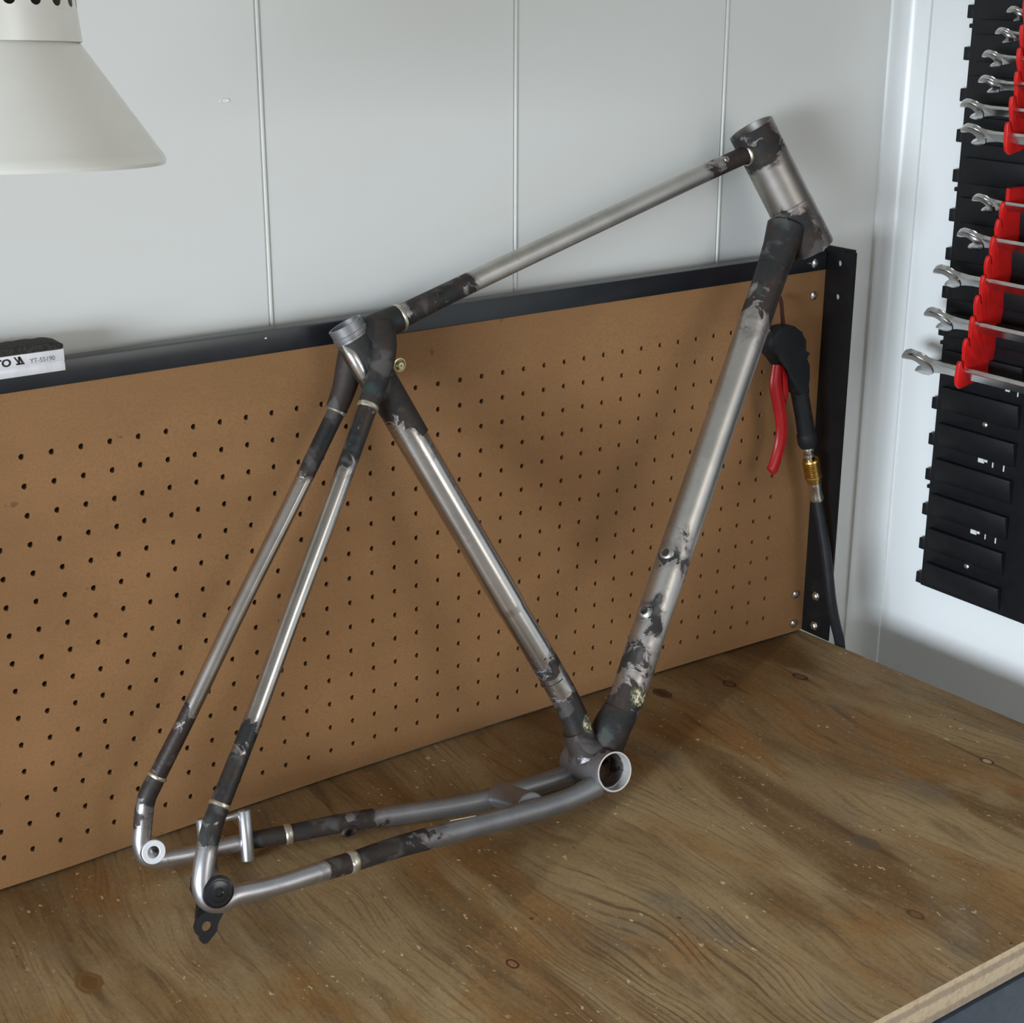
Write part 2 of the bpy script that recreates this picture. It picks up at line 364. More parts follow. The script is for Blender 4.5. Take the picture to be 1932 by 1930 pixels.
for (a, b) in ((XL + .05, .275), (.285, .875)):
    bm = bmesh.new(); box(bm, a, b, -.5665, -.545, -.20, -.040, .004); dr = part('drawer_front', bm, 'drawer')
    bm = bmesh.new(); box(bm, (a + b) / 2 - .06, (a + b) / 2 + .06, -.585, -.567, -.15, -.14, .003); bmesh.ops.transform(bm, matrix=wb_inv, verts=bm.verts); ob('drawer_handle', bm, 'black', dr)
# pegboard: a real perforated sheet, slightly bowed away from the viewer
S = .0254; TH = .0048; HR = .00262
def bow(x, z):
    u = min(1, max(0, x / (36 * S))); return .0100 * 4 * u * (1 - u) * max(0, min(1, (.4415 - z) / .41))
bm = bmesh.new(); NH = 12
c0, c1 = -10, 34; cells = {}
def vget(cache, key, x, z):
    if key not in cache: cache[key] = (bm.verts.new((x, bow(x, z), z)), bm.verts.new((x, bow(x, z) + TH, z)))
    return cache[key]
cache = {}
for c in range(c0, c1 + 1):
    for r in range(15):
        cx, cz = c * S, .387 - r * S; h = S / 2
        ring = []; sq = []
        for k in range(NH):
            a = 2 * PI * k / NH + PI / 4; ca, sa = math.cos(a), math.sin(a); m = max(abs(ca), abs(sa))
            gx, gz = cx + h * ca / m, cz + h * sa / m
            sq.append(vget(cache, (round(gx, 6), round(gz, 6)), gx, gz))
            x, z = cx + HR * ca, cz + HR * sa
            ring.append((bm.verts.new((x, bow(x, z), z)), bm.verts.new((x, bow(x, z) + TH, z))))
        for k in range(NH):
            k2 = (k + 1) % NH
            bm.faces.new((ring[k][0], ring[k2][0], sq[k2][0], sq[k][0])); bm.faces.new((ring[k][1], sq[k][1], sq[k2][1], ring[k2][1]))
            bm.faces.new((ring[k][0], ring[k][1], ring[k2][1], ring[k2][0]))
# solid margins
def slab(xs, zs):
    V = [[(bm.verts.new((x, bow(x, z), z)), bm.verts.new((x, bow(x, z) + TH, z))) for z in zs] for x in xs]
    for i in range(len(xs) - 1):
        for j in range(len(zs) - 1):
            for s in (0, 1): bm.faces.new([V[a][b][s] for a, b in ((i, j), (i + 1, j), (i + 1, j + 1), (i, j + 1))])
xa, xb = (c0 - .5) * S, (c1 + .5) * S; za, zb = .387 - 14.5 * S, .387 + .5 * S
xs = [xa + (xb - xa) * i / 45 for i in range(46)]
slab(xs, [zb, .42, .4445]); slab(xs, [.0022, za]); slab([XL + .02, xa], [.0022, za, zb, .4445]); slab([xb, .905, .9275], [.0022, za, .1, .2, .3, zb, .4445])
pb = part('pegboard', bm, 'hardboard', angle=30)
def sub(fn, *a, **k):
    o = fn(*a, **k); o.data.transform(wb_inv); return o
for p in ((.9097, -.0005, .4137), (.9120, -.0005, .0509), (.9116, -.0005, .0131)):
    sub(screw, pb, p, (0, -1, 0), .0050)
bm = bmesh.new(); lathe(bm, (.3627, bow(.3627, .41) - .0002, .4119), (0, -1, 0), [(0, 0), (0, .0070), (.0009, .0068), (.0011, .0058), (.0006, .0050), (.0012, .0040), (.0034, .0030), (.0036, .0010), (.0020, .0008), (.0020, 0)], 24)
bmesh.ops.transform(bm, matrix=wb_inv, verts=bm.verts); ob('washer_screw', bm, 'yzinc', pb)
# top rail: folded channel
bm = bmesh.new(); box(bm, XL, .9265, -.0016, .0150, .4415, .4625, .0012); rl = part('back_rail', bm, 'rail')
sub(screw, rl, (.9072, -.0018, .4505), (0, -1, 0), .0052)
bm = bmesh.new(); lathe(bm, (.2250, -.0016, .4560), (0, -1, 0), [(0, .0011), (.0003, .0008), (.0003, 0)], 10); bmesh.ops.transform(bm, matrix=wb_inv, verts=bm.verts); ob('rivet', bm, 'zinc', rl)
# upright post: flange with two punched holes, standing edge-on to the board
def plate_with_holes(outline, holes, x0, x1, hr):
    bm = bmesh.new(); 
    prism(bm, outline, ((x0 + x1) / 2, 0, 0), (0, 1, 0), (0, 0, 1), x1 - x0)
    return bm
bm = bmesh.new()
ys = (0.004, -.0150, -.0262, -.0430); hz = ((.4512, .0046), (.4135, .0046)); zs = [.0015, .4075, .4195, .4452, .4572, .4640]
X0, X1 = .9275, .9297
def quad(y0, y1, z0, z1): box(bm, X0, X1, min(y0, y1), max(y0, y1), z0, z1)
quad(.004, -.0143, .0015, .4690); quad(-.0262, -.0430, .0015, .4660); quad(-.0262, -.0412, .4655, .4690); quad(-.0143, -.0262, .0015, .4075); quad(-.0143, -.0262, .4195, .4452); quad(-.0143, -.0262, .4572, .4690)
for zc, rr in hz:                                     # round hole inside each square cell
    cy = -.02025; h = .00595 ; hz_ = (.0120) / 2; zc = {.4512: .4512, .4135: .4135}[zc]
    n = 16; rg = []; sq = []
    for k in range(n):
        a = 2 * PI * k / n + PI / 4; ca, sa = math.cos(a), math.sin(a); m = max(abs(ca), abs(sa))
        rg.append([bm.verts.new((x, cy + .0029 * ca, zc + .0033 * sa)) for x in (X0, X1)]); sq.append([bm.verts.new((x, cy + .00595 * ca / m, zc + .0060 * sa / m)) for x in (X0, X1)])
    for k in range(n):
        k2 = (k + 1) % n; bm.faces.new((rg[k][0], rg[k2][0], sq[k2][0], sq[k][0])); bm.faces.new((rg[k][1], sq[k][1], sq[k2][1], rg[k2][1])); bm.faces.new((rg[k][0], rg[k][1], rg[k2][1], rg[k2][0]))
box(bm, .905, X1, .0052, .0085, .0015, .4400)
post = part('upright_post', bm, 'black', angle=30)
for p in ((X0 - .0002, -.0197, .0518), (X0 - .0002, -.0204, .0136)): sub(screw, post, p, (-1, 0, 0), .0050, 'zinc', True, 'bolt', .004)

# short bar lying on the rail at the left
sb = thing('metal_bar', 'short silver bar with rough black top strip lying on the back rail', 'tool', (-.02, -.004, .4625))
o3 = Vector((-.02, -.004, .4625))
def loc(bm, o): bmesh.ops.translate(bm, vec=-o, verts=bm.verts); return bm
bm = bmesh.new(); box(bm, -.105, .0390, -.0125, .0000 - .0020, .4565, .4632, .0004); box(bm, -.105, .0390, -.0125, .0125, .4640, .4742, .0005); box(bm, -.104, .0386, -.0118, .0118, .4626, .4646)
body = ob('bar_body', loc(bm, o3), 'silver', sb)
bm = bmesh.new(); box(bm, -.105, .0393, -.0125, .0125, .4744, .4805, .0015, 3)
bmesh.ops.subdivide_edges(bm, edges=[e for e in bm.edges if e.calc_length() > .03], cuts=26)
for v in bm.verts:
    v.co += mnoise.noise_vector(v.co * 160) * .0007
    if v.co.x > .030: v.co.z -= max(0, v.co.z - .4770) * (v.co.x - .030) / .0093 * .7
ob('grit_strip', loc(bm, o3), 'grit', sb)
Z1 = .4662
for nm, tb, s_, mt, x, sq in (('brand_lettering', 'YATO', .0082, 'ink', -.0260, 1.12), ('model_number', 'YT-55190', .0052, 'greyink', .0105, .98)):
    q = text_obj(nm, tb, s_, mt, Vector((x, -.01262, Z1)) - o3, (1, 0, 0), (0, 0, 1), body, .0001, 'LEFT', sq, .00028 if nm == 'brand_lettering' else .00006)
    if nm == 'brand_lettering':
        wd = max(v.co.x for v in q.data.vertices); q.data.transform(Matrix.Translation((-.0047 + .02 - wd, 0, 0)))
bm = bmesh.new()
for pl in ([(-.0024, .0066), (-.0010, .0066), (.0012, .0030), (.0012, .0066), (.0026, .0066), (.0026, .0006), (.0014, .0006)], [(.0014, .0066), (.0030, .0066), (.0062, 0), (-.0006, 0), (-.0006, .0013), (.0038, .0013)]):
    prism(bm, [(x + .0000, z + Z1) for x, z in pl], (.0, -.01262, 0), (1, 0, 0), (0, 0, 1), .0002)
ob('printed_emblem', loc(bm, o3), 'ink', body, smooth=False)

# ================================================================ bicycle frame
T = Vector((0.4743827589, -0.1641582268, 0.0280800000))
U = Vector((0.9922883667, -0.0326680349, 0.1195683774)); Vv = Vector((-0.1061159264, 0.2746222311, 0.9556788374)); Wv = Vector((-0.0640562842, -0.9609971018, 0.2690378464))
FM = Matrix(((U.x, Vv.x, Wv.x, T.x), (U.y, Vv.y, Wv.y, T.y), (U.z, Vv.z, Wv.z, T.z), (0, 0, 0, 1)))
bf = thing('bicycle_frame', 'bare brazed steel bicycle frame leaning on the pegboard, scorched at its joints', 'bicycle frame', matrix=FM)
# torched areas: centre (u,v,w), radius, strength
BURN = [((-.118, .430, 0), .062, 1.0), ((-.095, .365, 0), .030, .35), ((-.108, .465, 0), .04, .8), ((-.048, .474, 0), .040, .85), ((-.015, .480, 0), .018, .8),
        ((.366, .540, .012), .024, 1.0), ((.362, .552, .014), .016, .8), ((.338, .534, 0), .030, .9), ((.312, .531, 0), .02, .6), ((.383, .437, .012), .033, 1.0), ((.392, .420, .014), .022, .8), ((.356, .412, 0), .036, 1.1), ((.330, .380, 0), .030, .85), ((.305, .350, 0), .022, .45),
        ((.030, .030, 0), .050, .85), ((-.008, .052, 0), .045, .85), ((-.022, .098, 0), .038, .50), ((.075, .078, 0), .035, .55), ((-.04, .155, -.01), .02, .40),
        ((.136, .174, .012), .017, .72), ((.150, .158, .014), .016, .62), ((.158, .186, .010), .012, .5), ((.094, .127, .012), .017, .72), ((.092, .108, .015), .013, .65), ((.110, .136, .014), .010, .5),
        ((-.149, .396, .022), .032, .80), ((-.170, .372, .026), .030, .8), ((-.16, .394, -.024), .036, .9), ((-.185, .368, -.028), .025, .8),
        ((-.372, .146, .063), .028, .95), ((-.350, .172, .058), .022, .6), ((-.392, .126, .067), .020, .8), ((-.401, .113, .071), .016, .9),
        ((-.378, .153, -.062), .028, 1.0), ((-.358, .176, -.058), .020, .65), ((-.400, .129, -.067), .020, 1.0), ((-.414, .108, -.072), .014, .75),
        ((-.262, .034, .06), .034, 1.15), ((-.228, .028, .055), .022, .75), ((-.302, .042, .065), .022, .75), ((-.200, .021, .05), .012, .75),
        ((-.298, .041, -.066), .026, 1.05), ((-.262, .036, -.06), .028, .95), ((-.225, .027, -.056), .026, .75), ((-.322, .046, -.069), .016, .9)]
BRAZE = [((.000, .047, .012), .012, .9), ((.058, .052, .012), .013, .9), ((-.140, .458, .0), .010, .6), ((-.290, .039, .064), .006, .8), ((-.2925, .039, -.0655), .006, .8), ((.352, .413, .014), .004, .9)]
def paint(o, gain=1.0, floor=0.0):
    me = o.data
    for nm, L, gn in (('burn', BURN, gain), ('braze', BRAZE, 1)):
        at = me.attributes.new(nm, 'FLOAT', 'POINT')
        for i, v in enumerate(me.vertices):
            s = 0
            for c, r, k in L:
                d = (v.co - Vector(c)).length / r
                if d < 2.2: s = max(s, k * max(0, 1 - max(0, d - .45) / .95))
            at.data[i].value = s * gn + (floor if nm == 'burn' else 0)
    return o
def fp(name, bm, mat, gain=1.0, floor=0., parent=bf, **k): return paint(ob(name, bm, mat, parent, **k), gain, floor)
# seat tube
sd = (Vector((-.1370, .4755, 0)) - Vector((-.0, .0290, 0))).normalized()
bm = bmesh.new(); tube(bm, [(-.0050, .0190, 0), (-.0120, .0700, 0), (-.0445, .1765, 0), (-.0460, .1815, 0), (-.0980, .3510, 0), (-.1325, .4630, 0)], [.0133, .0134, .0136, .0143, .0148, .0148], 40, .004)
st = fp('seat_tube', bm, 'steel')
bm = bmesh.new(); tube(bm, [(-.0205, .0978, 0), (-.0208, .0988, 0)], .01365, 40); fp('tube_seam', bm, 'burnt', floor=.6, parent=st)
bm = bmesh.new(); A = Vector((-.1365, .4749, 0)); ax = Vector((-.2925, .9563, 0)).normalized()
lathe(bm, A, ax, [(-.045, .0152), (-.018, .0158), (-.0125, .0158), (-.0120, .0166), (-.0085, .0168), (-.0080, .0160), (0, .0163), (.0003, .0150), (0, .0140), (-.05, .0138), (-.05, .0152)], 40)
fp('seat_collar', bm, 'cast', .35)
# seat lug: sleeve, top tube socket and the arms that take the seat stays
bm = bmesh.new(); tube(bm, [(-.0985, .3600, 0), (-.1120, .4000, 0), (-.1240, .4360, 0), (-.1320, .4610, 0)], [.0145, .0160, .0172, .0166], 36, .004)
tube(bm, [(-.124, .4560, 0), (-.1080, .4625, 0), (-.0960, .4655, 0), (-.0840, .4675, 0)], [.0160, .0150, .0128, .0122], 32, .004, flat=1.0)
fp('seat_lug', bm, 'burnt', 1.0, .25)
for s in (1, -1):
    bm = bmesh.new()
    a = [(-.1060, .4620, .004 * s), (-.1130, .4470, .0145 * s), (-.1220, .4300, .0178 * s), (-.1340, .4150, .0205 * s), (-.1455, .4022, .0222 * s)] if s > 0 else [(-.1260, .4580, -.008), (-.1340, .4400, -.0150), (-.1440, .4200, -.0188), (-.1560, .4025, -.0222)]
    tube(bm, a, [.0135, .0125, .0110, .0098, .0093][:len(a)], 24, .004); fp('stay_socket', bm, 'burnt', 1.0, .2)
# scallop where the stay meets the seat tube
bm = bmesh.new(); tube(bm, [(-.1440, .4570, .0040), (-.1422, .4490, .0085), (-.1385, .4370, .0090), (-.1345, .4250, .0075), (-.1320, .4190, .0040)], [.0030, .0052, .0062, .0058, .0025], 24, .003); ob('polished_scallop_and_glint', bm, 'zinc', bf)
bm = bmesh.new(); tube(bm, [(-.1135, .4330, .0128), (-.1133, .4240, .0136), (-.1148, .4155, .0128)], [.0012, .0030, .0014], 16, .002); ob('polished_scallop_and_glint', bm, 'zinc', bf)  # small bright lump modelled as the highlight along the lug's front edge
# rings of braze
def ring(p, ax, r, wdt=.0022, mat='brazed', nm='braze_ring', bulge=.0007):
    bm = bmesh.new(); lathe(bm, p, ax, [(-wdt, r - .0006), (-wdt * .6, r + bulge * .7), (0, r + bulge), (wdt * .6, r + bulge * .7), (wdt, r - .0006)], 32)
    for v in bm.verts: v.co += mnoise.noise_vector(v.co * 400) * .0004
    o = ob(nm, bm, mat, bf, label='pale brass coloured ring'); 
    for q in ('burn', 'braze'): o.data.attributes.new(q, 'FLOAT', 'POINT')
    return o
ring((-.0820, .4677, 0), (.99, .12, 0), .0121)
ring((.3520, .5342, 0), (.99, .14, 0), .0100, .0020, bulge=.0012)
ring((-.1458, .4012, .0224), (-.65, -.75, .11), .0092, .0026); ring((-.1560, .4015, -.0224), (-.65, -.75, -.11), .0088, .0020)
ring((-.3861, .1313, .0660), (-.68, -.72, .12), .0089, .0020); ring((-.3936, .1367, -.0660), (-.68, -.72, -.12), .0086, .0020)
ring((-.2905, .0392, .0637), (-.98, .16, .12), .0094, .0042, bulge=.0010); ring((-.2945, .0400, -.0657), (-.98, .16, -.12), .0090, .0036)
# top tube
bm = bmesh.new(); tube(bm, [(-.0840, .4675, 0), (-.0400, .4752, 0), (.0520, .4900, 0), (.1890, .5108, 0), (.3000, .5275, 0), (.3700, .5375, 0)], [.0112, .0104, .0101, .0097, .0093, .0093], 32, .005, flat=.97)
tt = fp('top_tube', bm, 'steel_dull')
# down tube
bm = bmesh.new(); tube(bm, [(.0250, .0230, 0), (.0560, .0530, 0), (.0990, .1065, 0), (.1505, .1690, 0), (.2445, .2825, 0), (.3680, .4310, 0), (.3900, .4580, 0)], [.0172, .0176, .0172, .0170, .0163, .0168, .0168], 40, .005)
dt = fp('down_tube', bm, 'steel_dull')
dd = Vector((.3110, .3740, 0)).normalized(); nn_ = Vector((-dd.y, dd.x, 0))
for (p, r) in (((.1475, .1660, 0), .0162), ((.1065, .1190, 0), .0165)):
    p = Vector(p); N = (nn_ * .92 + Vector((0, 0, .38))).normalized(); bm = bmesh.new()
    lathe(bm, p, N, [(r - .0016, .0084), (r + .0002, .0068), (r + .0010, .0052), (r + .0011, .0042), (r - .0005, .0036), (r - .006, .0034), (r - .006, 0)], 24)
    fp('bottle_boss', bm, 'steel_dull', parent=dt, gain=.4)
for (p, r, n2) in (((-.0412, .4755, 0), .0095, (0, .35, 1)), ((.3200, .5310, 0), .0085, (0, .5, 1))):
    bm = bmesh.new(); lathe(bm, Vector(p), n2, [(r, .0032), (r + .0012, .0026), (r + .0013, .0014), (r - .0005, .0012), (r - .0005, 0)], 16); fp('cable_stop_stub', bm, 'brazed', parent=tt, gain=.8)
# head tube
H0 = Vector((.3666, .5603, 0)); H1 = Vector((.4129, .4223, 0)); ha = (H1 - H0).normalized(); HL = (H1 - H0).length; R = .0236
bm = bmesh.new(); pr = [(0.0003, R - .0016), (0, R - .0008), (.0004, R + .0004), (.012, R + .0004)]
for k in range(1, 25): pr.append((.012 + (HL * .615 - .012) * k / 24, R + .0001 * (k % 2)))
pr += [(HL * .618, R - .0004), (HL * .621, R + .0002)]
for k in range(1, 14): pr.append((HL * .621 + (HL * .379 - .0006) * k / 13, R + .0004))
pr += [(HL, R - .0008), (HL - .0002, R - .0018)]
pr += [(HL - .02, R - .0020), (HL - .021, R - .0026), (.021, R - .0026), (.020, R - .0018), (.0003, R - .0016)]
lathe(bm, H0, ha, pr, 48); fp('head_tube', bm, 'steel_head')
# fillets around the head tube joints
bm = bmesh.new(); tube(bm, [(.3560, .5347, 0), (.3640, .5358, 0), (.3740, .5370, 0)], [.0110, .0135, .0190], 32, .002); fp('joint_sleeve', bm, 'burnt', 1.0, .35)
bm = bmesh.new(); tube(bm, [(.3560, .4165, 0), (.3700, .4335, 0), (.3850, .4520, 0)], [.0172, .0182, .0212], 32, .003); fp('joint_sleeve', bm, 'burnt', 1.0, .35)
# bottom bracket shell with its bright bored mouth
bm = bmesh.new(); RB = .0196
lathe(bm, (0, 0, 0), (0, 0, 1), [(.034, RB - .0016), (.0340, RB - .0002), (.0335, RB)] + [(.0335 - .067 * k / 16, RB + .0016 * math.sin(PI * k / 16)) for k in range(1, 17)] + [(-.034, RB - .0016), (-.034, RB - .0020), (-.0235, RB - .0020), (-.023, RB - .0030), (.023, RB - .0030), (.0235, RB - .0018), (.034, RB - .0016)], 56)
bb = fp('bottom_bracket_shell', bm, 'cast')
bm = bmesh.new(); lathe(bm, (0, 0, 0), (0, 0, 1), [(.0343, RB - .0002), (.0345, RB - .0010), (.0343, RB - .0018), (.0215, RB - .0020), (.0215, RB - .0014), (.0340, RB - .0006), (.0343, RB - .0002)], 56)
ob('bored_mouth', bm, 'machined', bb, label='bright machined inner rim')
for pts, rr in ((([-.0052, .0176, 0], [-.0075, .0250, 0], [-.0100, .0340, 0], [-.0118, .0420, 0]), (.0200, .0156, .0138, .0129)), (([.0125, .0130, 0], [.0190, .0190, 0], [.0300, .0300, 0], [.0420, .0395, 0]), (.0196, .0192, .0188, .0178))):
    bm = bmesh.new(); tube(bm, [tuple(p) for p in pts], list(rr), 36, .003); fp('shell_socket', bm, 'cast', 1.0, .12, parent=bb)
# seat stays
NSS = [(-.144, .4028, .022), (-.2064, .331, .0325), (-.2747, .2542, .0445), (-.3396, .1806, .0565), (-.3861, .1313, .066), (-.3966, .1202, .069)]
FSS = [(-.1548, .4029, -.022), (-.2168, .3334, -.0325), (-.2864, .2574, -.0445), (-.3561, .1782, -.0575), (-.3936, .1367, -.066), (-.4069, .1214, -.069)]
for P_, rs in ((NSS, [.0083, .0083, .0081, .0080, .0083, .0083]), (FSS, [.0081, .0078, .0076, .0076, .0080, .0080])):
    bm = bmesh.new(); tube(bm, P_, rs, 28, .005); fp('seat_stay', bm, 'steel')
# dropouts: bent tube running round the axle, with a boss
ND = [(-.3861, .1313, .0660), (-.3966, .1202, .069), (-.4079, .1047, .073), (-.4165, .0907, .076), (-.4219, .0768, .077), (-.4201, .0644, .077), (-.4098, .0588, .077), (-.3991, .0598, .077), (-.3804, .0556, .0755), (-.3582, .0508, .073), (-.3284, .0458, .069), (-.2895, .039, .0635)]
FD = [(-.3936, .1367, -.0660), (-.4069, .1214, -.069), (-.4168, .096, -.074), (-.4211, .0812, -.076), (-.4201, .0696, -.076), (-.4106, .0629, -.076), (-.399, .0597, -.076), (-.3868, .0567, -.076), (-.3505, .0509, -.0725), (-.3242, .0461, -.07), (-.293, .0397, -.0655)]
bm = bmesh.new(); tube(bm, ND, [.0084, .0086, .0086, .0085, .0085, .0083, .0082, .0084, .0082, .0080, .0086, .0090], 28, .003)
lathe(bm, (-.4129, .0710, .069), (0, 0, 1), [(0, 0), (0, .0125), (.0125, .0138), (.0140, .0132), (.0140, 0)], 40)
nd = fp('dropout', bm, 'cast_bright')
bm = bmesh.new(); tube(bm, FD, [.0081, .0083, .0083, .0084, .0084, .0082, .0082, .0080, .0078, .0080, .0086], 28, .003)
lathe(bm, (-.4156, .0744, -.066), (0, 0, -1), [(0, .0054), (0, .0108), (.001, .0112), (.018, .0116), (.018, .0054), (0, .0054)], 40)
fd = fp('dropout', bm, 'cast_bright')
bm = bmesh.new(); lathe(bm, (-.4156, .0744, -.0658), (0, 0, 1), [(0, .0052), (.0006, .0058), (.0008, .0102), (.0, .0108)], 40); ob('axle_face', bm, 'silver', fd)
bm = bmesh.new(); lathe(bm, (-.4129, .0710, .0825), (0, 0, 1), [(0, 0), (0, .0130), (.0014, .0134), (.0030, .0129), (.0040, .0112), (.0042, .0104), (.0040, .0094), (.0043, .0084), (.0044, .0036), (.0030, .0031), (.0030, 0)], 44)
ob('axle_bolt', bm, 'cap', nd, label='glossy black axle bolt head')
# derailleur hanger
hg = [(-.4262, .07), (-.4313, .0515), (-.4354, .0455), (-.4355, .0404), (-.4324, .0371), (-.4339, .0336), (-.4329, .0308), (-.4292, .0291), (-.4242, .0319), (-.4185, .0354), (-.4158, .0411), (-.4075, .0486), (-.4015, .059), (-.404, .0788), (-.4016, .0916), (-.409, .0809), (-.4254, .0849), (-.4286, .0757)]
cx, cy = -.4252, .0425
bm = bmesh.new()
# split the outline around the hole so it is really open
N = 24; hr = .0042
def inside_ray(a):
    best = None; dx, dy = math.cos(a), math.sin(a)
    for i in range(len(hg)):
        (x1, y1), (x2, y2) = hg[i], hg[(i + 1) % len(hg)]; ex, ey = x2 - x1, y2 - y1; den = dx * ey - dy * ex
        if abs(den) < 1e-12: continue
        t_ = ((x1 - cx) * ey - (y1 - cy) * ex) / den; u_ = ((x1 - cx) * dy - (y1 - cy) * dx) / den
        if t_ > 0 and -1e-6 <= u_ <= 1 + 1e-6 and (best is None or t_ < best): best = t_
    return best
lowhalf = []
for k in range(N):
    a = 2 * PI * k / N; b = min(inside_ray(a) or .02, .0165)
    lowhalf.append(((cx + hr * math.cos(a), cy + hr * math.sin(a)), (cx + b * math.cos(a), cy + b * math.sin(a))))
zA, zB = .0655, .0690
V4 = [[bm.verts.new((q[0], q[1], z)) for q in pr_ for z in (zA, zB)] for pr_ in lowhalf]
for k in range(N):
    a, b = V4[k], V4[(k + 1) % N]
    bm.faces.new((a[0], b[0], b[2], a[2])); bm.faces.new((a[1], a[3], b[3], b[1])); bm.faces.new((a[0], a[1], b[1], b[0])); bm.faces.new((a[2], b[2], b[3], a[3]))
prism(bm, [(-.4275, .0630), (-.4320, .0520), (-.4210, .0548), (-.4080, .0490), (-.4015, .059), (-.404, .0788), (-.4016, .0916), (-.409, .0809), (-.4254, .0849), (-.4290, .0757)], (0, 0, (zA + zB) / 2), (1, 0, 0), (0, 1, 0), zB - zA)
ob('derailleur_hanger', bm, 'cap', bf, smooth=False)
# chain stays
NCS = [(-.2895, .039, .0635), (-.2462, .0319, .057), (-.1887, .0200, .049), (-.1223, .0052, .038), (-.0735, -.0049, .030), (-.0443, -.0085, .026), (-.0170, -.0095, .022)]
FCS = [(-.293, .0397, -.0655), (-.2404, .0307, -.057), (-.1831, .0173, -.049), (-.1194, .0042, -.038), (-.0597, -.0028, -.030), (-.034, -.0052, -.027), (-.0165, -.0062, -.024)]
for P_, rs in ((NCS, [.0086, .0094, .0102, .0098, .0098, .0098, .0110]), (FCS, [.0084, .0088, .0094, .0096, .0098, .0100, .0108])):
    bm = bmesh.new(); tube(bm, P_, rs, 32, .004); cs = fp('chain_stay', bm, 'cast')
    if P_ is NCS:
        bm = bmesh.new(); prism(bm, [(0, 0), (.026, -.0058), (.026, -.0070), (0, -.0012)], (-.1860, .0304, .0478), (1, 0, 0), (0, 1, 0), .0012, .0002); fp('saw_mark', bm, 'brazed', .3, parent=cs)
        bm = bmesh.new(); box(bm, -.2125, -.2070, .0240, .0330, .0580, .0606, .0008); fp('solder_lump', bm, 'burnt', 1, .7, parent=cs)
    else:
        bm = bmesh.new(); lathe(bm, (-.2430, .0268, -.0570), (.10, -.35, .93), [(.0072, .0062), (.0094, .0052), (.0096, .0040), (.0050, .0036), (.0050, 0)], 24)
        for v in bm.verts: v.co.x = -.2430 + (v.co.x + .2430) * 1.5
        fp('brazed_port', bm, 'burnt', 1, .35, parent=cs)
# chain stay bridge
bm = bmesh.new(); lathe(bm, (-.0930, .0030, -.030), (0, 0, 1), [(0, 0), (0, .0112), (.056, .0112), (.057, .0100), (.057, 0)], 36)
for v in bm.verts: v.co.x = -.0930 + (v.co.x + .0930) * 1.25
fp('chain_stay_bridge', bm, 'cast')
# brake mount on the far side: two posts joined by a thin bridge
bm = bmesh.new()
a1, b1 = Vector((-.3275, .0775, -.0655)), Vector((-.3378, .0330, -.0625)); lathe(bm, b1, a1 - b1, [(0, 0), (0, .0058), (.001, .0062), ((a1 - b1).length - .001, .0062), ((a1 - b1).length, .0056), ((a1 - b1).length, .0028), ((a1 - b1).length - .01, .0026), ((a1 - b1).length - .01, 0)], 28)
a2, b2 = Vector((-.3660, .0855, -.0655)), Vector((-.3745, .0420, -.0625)); lathe(bm, b2, a2 - b2, [(0, 0), (0, .0056), (.001, .0062), ((a2 - b2).length - .001, .0062), ((a2 - b2).length, .0056), ((a2 - b2).length, 0)], 28)
tube(bm, [tuple(a2 - Vector((.0, .0035, 0))), (-.352, .0775, -.067), (-.340, .0755, -.067), tuple(a1 - Vector((0, .003, 0)))], [.0022, .0016, .0016, .0024], 12, .003, flat=1.6)
fp('brake_mount', bm, 'cast_bright', .3)

# ================================================================ air blow gun hanging on the pegboard
G = Vector((.870, -.030, .40))
ag = thing('air_blow_gun', 'black air blow gun with red lever hanging on the pegboard', 'blow gun', G)
def gp(name, bm, mat, parent=ag, **k): return ob(name, loc(bm, G), mat, parent, **k)
bm = bmesh.new()
pts = [(.813, .390), (.822, .3945), (.838, .3935), (.8480, .3930), (.8560, .3860), (.8655, .3760), (.8662, .3640), (.8630, .3590), (.8680, .3560), (.8705, .3470), (.8720, .3330), (.8765, .3130), (.8600, .3130), (.8520, .3200), (.8470, .3300), (.8430, .3420), (.8385, .3500), (.8240, .3580), (.8130, .3650), (.8100, .3780)]
prism(bm, [(x, z) for x, z in pts], (0, -.028, 0), (1, 0, 0), (0, 0, 1), .022, .005); 
tube(bm, [(.8640, -.028, .3340), (.8690, -.028, .3130), (.8775, -.028, .2850), (.8840, -.029, .2600)], [.0112, .0100, .0098, .0104], 24, .004)
lathe(bm, (.8825, -.029, .2650), (.24, 0, -.97), [(0, .0102), (.003, .0112), (.012, .0112), (.017, .0095), (.018, 0)], 24)
gp('gun_body', bm, 'rubber', angle=50)
bm = bmesh.new()
tube(bm, [(.8290, -.030, .3520), (.8270, -.031, .3300), (.8330, -.032, .3080), (.8385, -.033, .2800), (.8370, -.033, .2580), (.8275, -.034, .2340), (.8240, -.034, .2310)], [.0068, .0084, .0086, .0078, .0078, .0080, .0072], 16, .004, flat=.60, side=(1, 0, 0))
gp('trigger_lever', bm, 'redlever')
bm = bmesh.new(); prism(bm, [(.8350, .3500), (.8430, .3400), (.8470, .3150), (.8440, .3060), (.8380, .3200)], (0, -.030, 0), (1, 0, 0), (0, 0, 1), .006, .001); gp('lever_web', bm, 'redlever')
bm = bmesh.new(); tube(bm, [(.8170, -.028, .3870), (.8085, -.030, .3990), (.7950, -.030, .4180)], [.0040, .0026, .0024], 14); gp('nozzle', bm, 'chrome')
bm = bmesh.new(); tube(bm, [(.8440, -.022, .3900), (.8470, -.016, .4000), (.8500, -.010, .4150), (.8510, -.006, .4200)], .0022, 12); gp('hanging_loop', bm, simple('dark_red_wire', (.06, .010, .006), .5))
